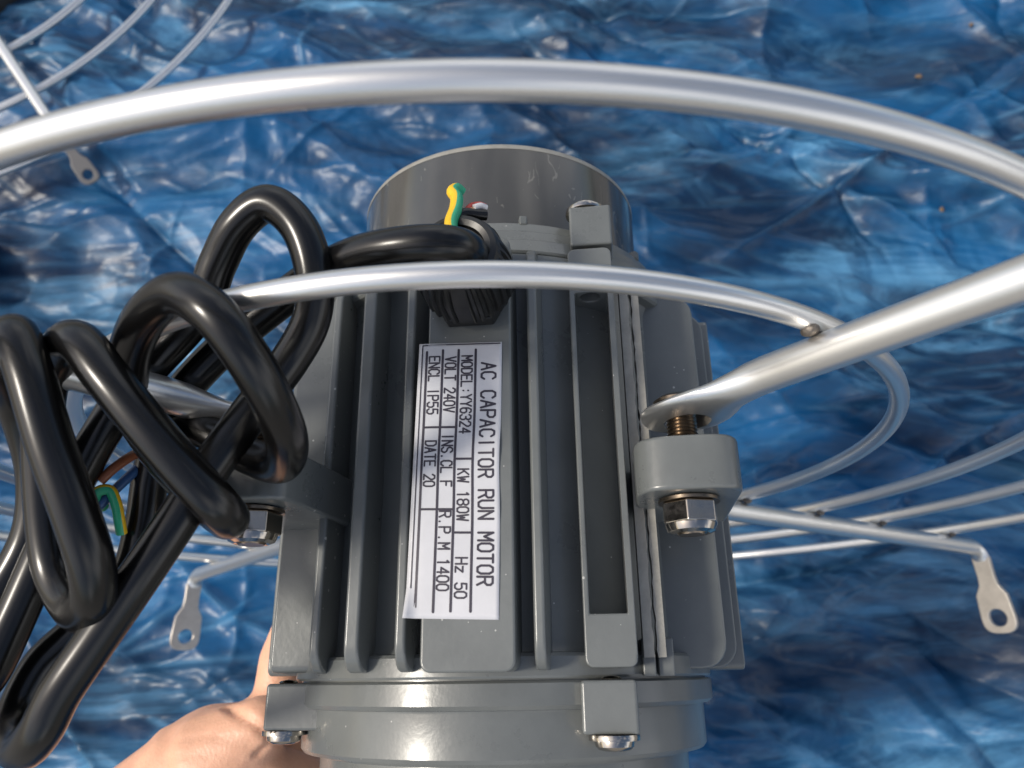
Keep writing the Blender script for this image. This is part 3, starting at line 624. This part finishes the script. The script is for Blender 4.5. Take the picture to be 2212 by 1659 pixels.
# ------------------------------------------------------------------ hand under the motor
def capsule(bm, a, b, ra, rb, n=14):
    a = Vector(a); b = Vector(b); d = (b-a)
    L = d.length; q_ = d.to_track_quat('Z', 'Y').to_matrix(); rows = []
    prof = [(ra*sin(t), -ra*cos(t)) for t in np.linspace(.15, pi/2, 5)]+[(rb*sin(t), L-rb*cos(t)) for t in np.linspace(pi/2, pi-.15, 5)]
    for r, z in prof: rows.append([bm.verts.new(a+q_ @ Vector((r*cos(2*pi*k/n), r*sin(2*pi*k/n), z))) for k in range(n)])
    for r0, r1 in zip(rows[:-1], rows[1:]):
        for k in range(n): bm.faces.new((r0[k], r0[(k+1) % n], r1[(k+1) % n], r1[k]))
    bm.faces.new(rows[0][::-1]); bm.faces.new(rows[-1])
HB = [  # a, b, radius a, radius b (thousandths of a metre, motor axis frame)
 ((-221.2, 100.5, -130.4), (-177.2, 83.4, -85.4), 27, 26), ((-183.2, 82.0, -104.4), (-147.5, 69.1, -70.3), 23, 23),      # forearm and wrist
 ((-168.0, 80.2, -77.1), (-100.5, 83.0, -56.2), 24, 22), ((-159.2, 85.4, -90.7), (-86.5, 92.7, -76.1), 22, 20), ((-153.9, 88.6, -99.3), (-86.7, 98.7, -91.9), 18, 17),      # palm
 ((-139.2, 60.6, -53.6), (-108.4, 50.6, -32.9), 26, 25.5), ((-115.0, 50.5, -35.6), (-96.6, 50.6, -21.7), 25, 15.5), ((-129.1, 46.8, -45.5), (-90.2, 42.8, -35.0), 20, 16),      # ball of the thumb
 ((-103.5, 39.8, -26.9), (-87.5, 31.0, -15.2), 20, 10.5), ((-84.7, 47.9, -37.2), (-66.2, 59.2, -44.3), 16, 14), ((-92.1, 47.1, -29.3), (-80.1, 54.4, -31.8), 14, 11), ((-97.3, 52.8, -21.8), (-89.9, 56.5, -8.9), 13.5, 10.2), ((-89.9, 56.5, -8.9), (-89.2, 56.4, 8.2), 10.2, 9.6), ((-89.2, 56.4, 8.2), (-85.7, 54.6, 24.1), 9.4, 7.2),      # thumb
 ((-100.5, 83.0, -56.2), (-58.4, 94.0, -43.1), 14, 10), ((-58.4, 94.0, -43.1), (-27.8, 101.1, -33.5), 9.6, 8.8), ((-27.8, 101.1, -33.5), (-3.3, 90.0, -18.5), 8.6, 7),         # fingers
 ((-93.9, 89.3, -67.2), (-47.7, 106.7, -62.5), 14, 10), ((-47.7, 106.7, -62.5), (-12.3, 115.4, -57.2), 9.8, 9), ((-12.3, 115.4, -57.2), (16.4, 103.8, -43.4), 8.8, 7),
 ((-88.4, 93.3, -77.8), (-44.0, 113.8, -81.1), 13, 9.6), ((-44.0, 113.8, -81.1), (-10.5, 121.9, -79.8), 9.4, 8.6), ((-10.5, 121.9, -79.8), (15.9, 110.8, -67.5), 8.4, 6.8),
 ((-86.7, 98.7, -91.9), (-51.5, 116.1, -98.4), 12, 8.6), ((-51.5, 116.1, -98.4), (-28.5, 122.6, -98.7), 8.2, 7.6), ((-28.5, 122.6, -98.7), (-6.3, 115.2, -90.4), 7.4, 6),
]
me = bpy.data.meshes.new('hand')
bm = bmesh.new()
for a, b, ra, rb in HB: capsule(bm, Vector(a)*MM, Vector(b)*MM, ra*MM, rb*MM)
bm.to_mesh(me); bm.free()
hand = bpy.data.objects.new('hand', me); C.objects.link(hand); hand.matrix_world = AX
rm = hand.modifiers.new('remesh', 'REMESH'); rm.mode = 'VOXEL'; rm.voxel_size = .0014; rm.use_smooth_shade = True
s_ = hand.modifiers.new('smooth', 'SMOOTH'); s_.factor = .5; s_.iterations = 16
bpy.context.view_layer.update()
me2 = bpy.data.meshes.new_from_object(hand.evaluated_get(bpy.context.evaluated_depsgraph_get())); hand.modifiers.clear(); hand.data = me2
co = np.empty(len(me2.vertices)*3); me2.vertices.foreach_get('co', co); co = co.reshape(-1, 3); no = np.empty(len(me2.vertices)*3); me2.vertices.foreach_get('normal', no); no = no.reshape(-1, 3)
# skin creases pressed into the ball of the thumb
CREASES = [([(-97.1, 19.9, -8.4),(-87.7, 17.6, -13.6),(-79.2, 17.1, -18.1),(-71.9, 20.5, -21.3),(-60.2, 26.7, -26.3)], 1.9, 1.7), ([(-84.8, 19.3, -23.9),(-78.9, 22.1, -19.9),(-73.0, 24.6, -20.8)], 1.3, 1.5), ([(-114.1, 21.9, -19.4),(-102.1, 19.2, -17.9),(-87.1, 18.2, -20.9)], .35, 1.2), ([(-116.5, 22.0, -25.1),(-101.3, 19.3, -23.7),(-86.5, 18.2, -26.6)], .3, 1.2)]
cam_dir = np.array([0, cos(PITCH), sin(PITCH)])
for pts, dep, wid in CREASES:
    eye_ = Vector((4, -270, 0))*MM; sp = []
    for p in spline(pts, 30):                              # drop the crease line onto the skin
        ok, hit, nn, fi = hand.ray_cast(eye_, (Vector(p)*MM-eye_).normalized())
        if ok: sp.append(hit)
    if not sp: continue
    sp = np.array(sp)
    for i in range(0, len(co), 20000):
        blk = co[i:i+20000]
        d = blk[:, None, :]-sp[None]
        dm = np.sqrt((d**2).sum(-1)).min(1)
        w_ = np.exp(-(dm/(wid*MM))**2)*dep*MM
        co[i:i+20000] = blk-no[i:i+20000]*w_[:, None]
me2.vertices.foreach_set('co', co.ravel()); me2.update(); me2.materials.clear(); me2.materials.append(SKIN)
me2.polygons.foreach_set('use_smooth', [True]*len(me2.polygons))
hand['label'] = 'bare hand holding the grey motor from below, bottom left'; hand['category'] = 'hand'
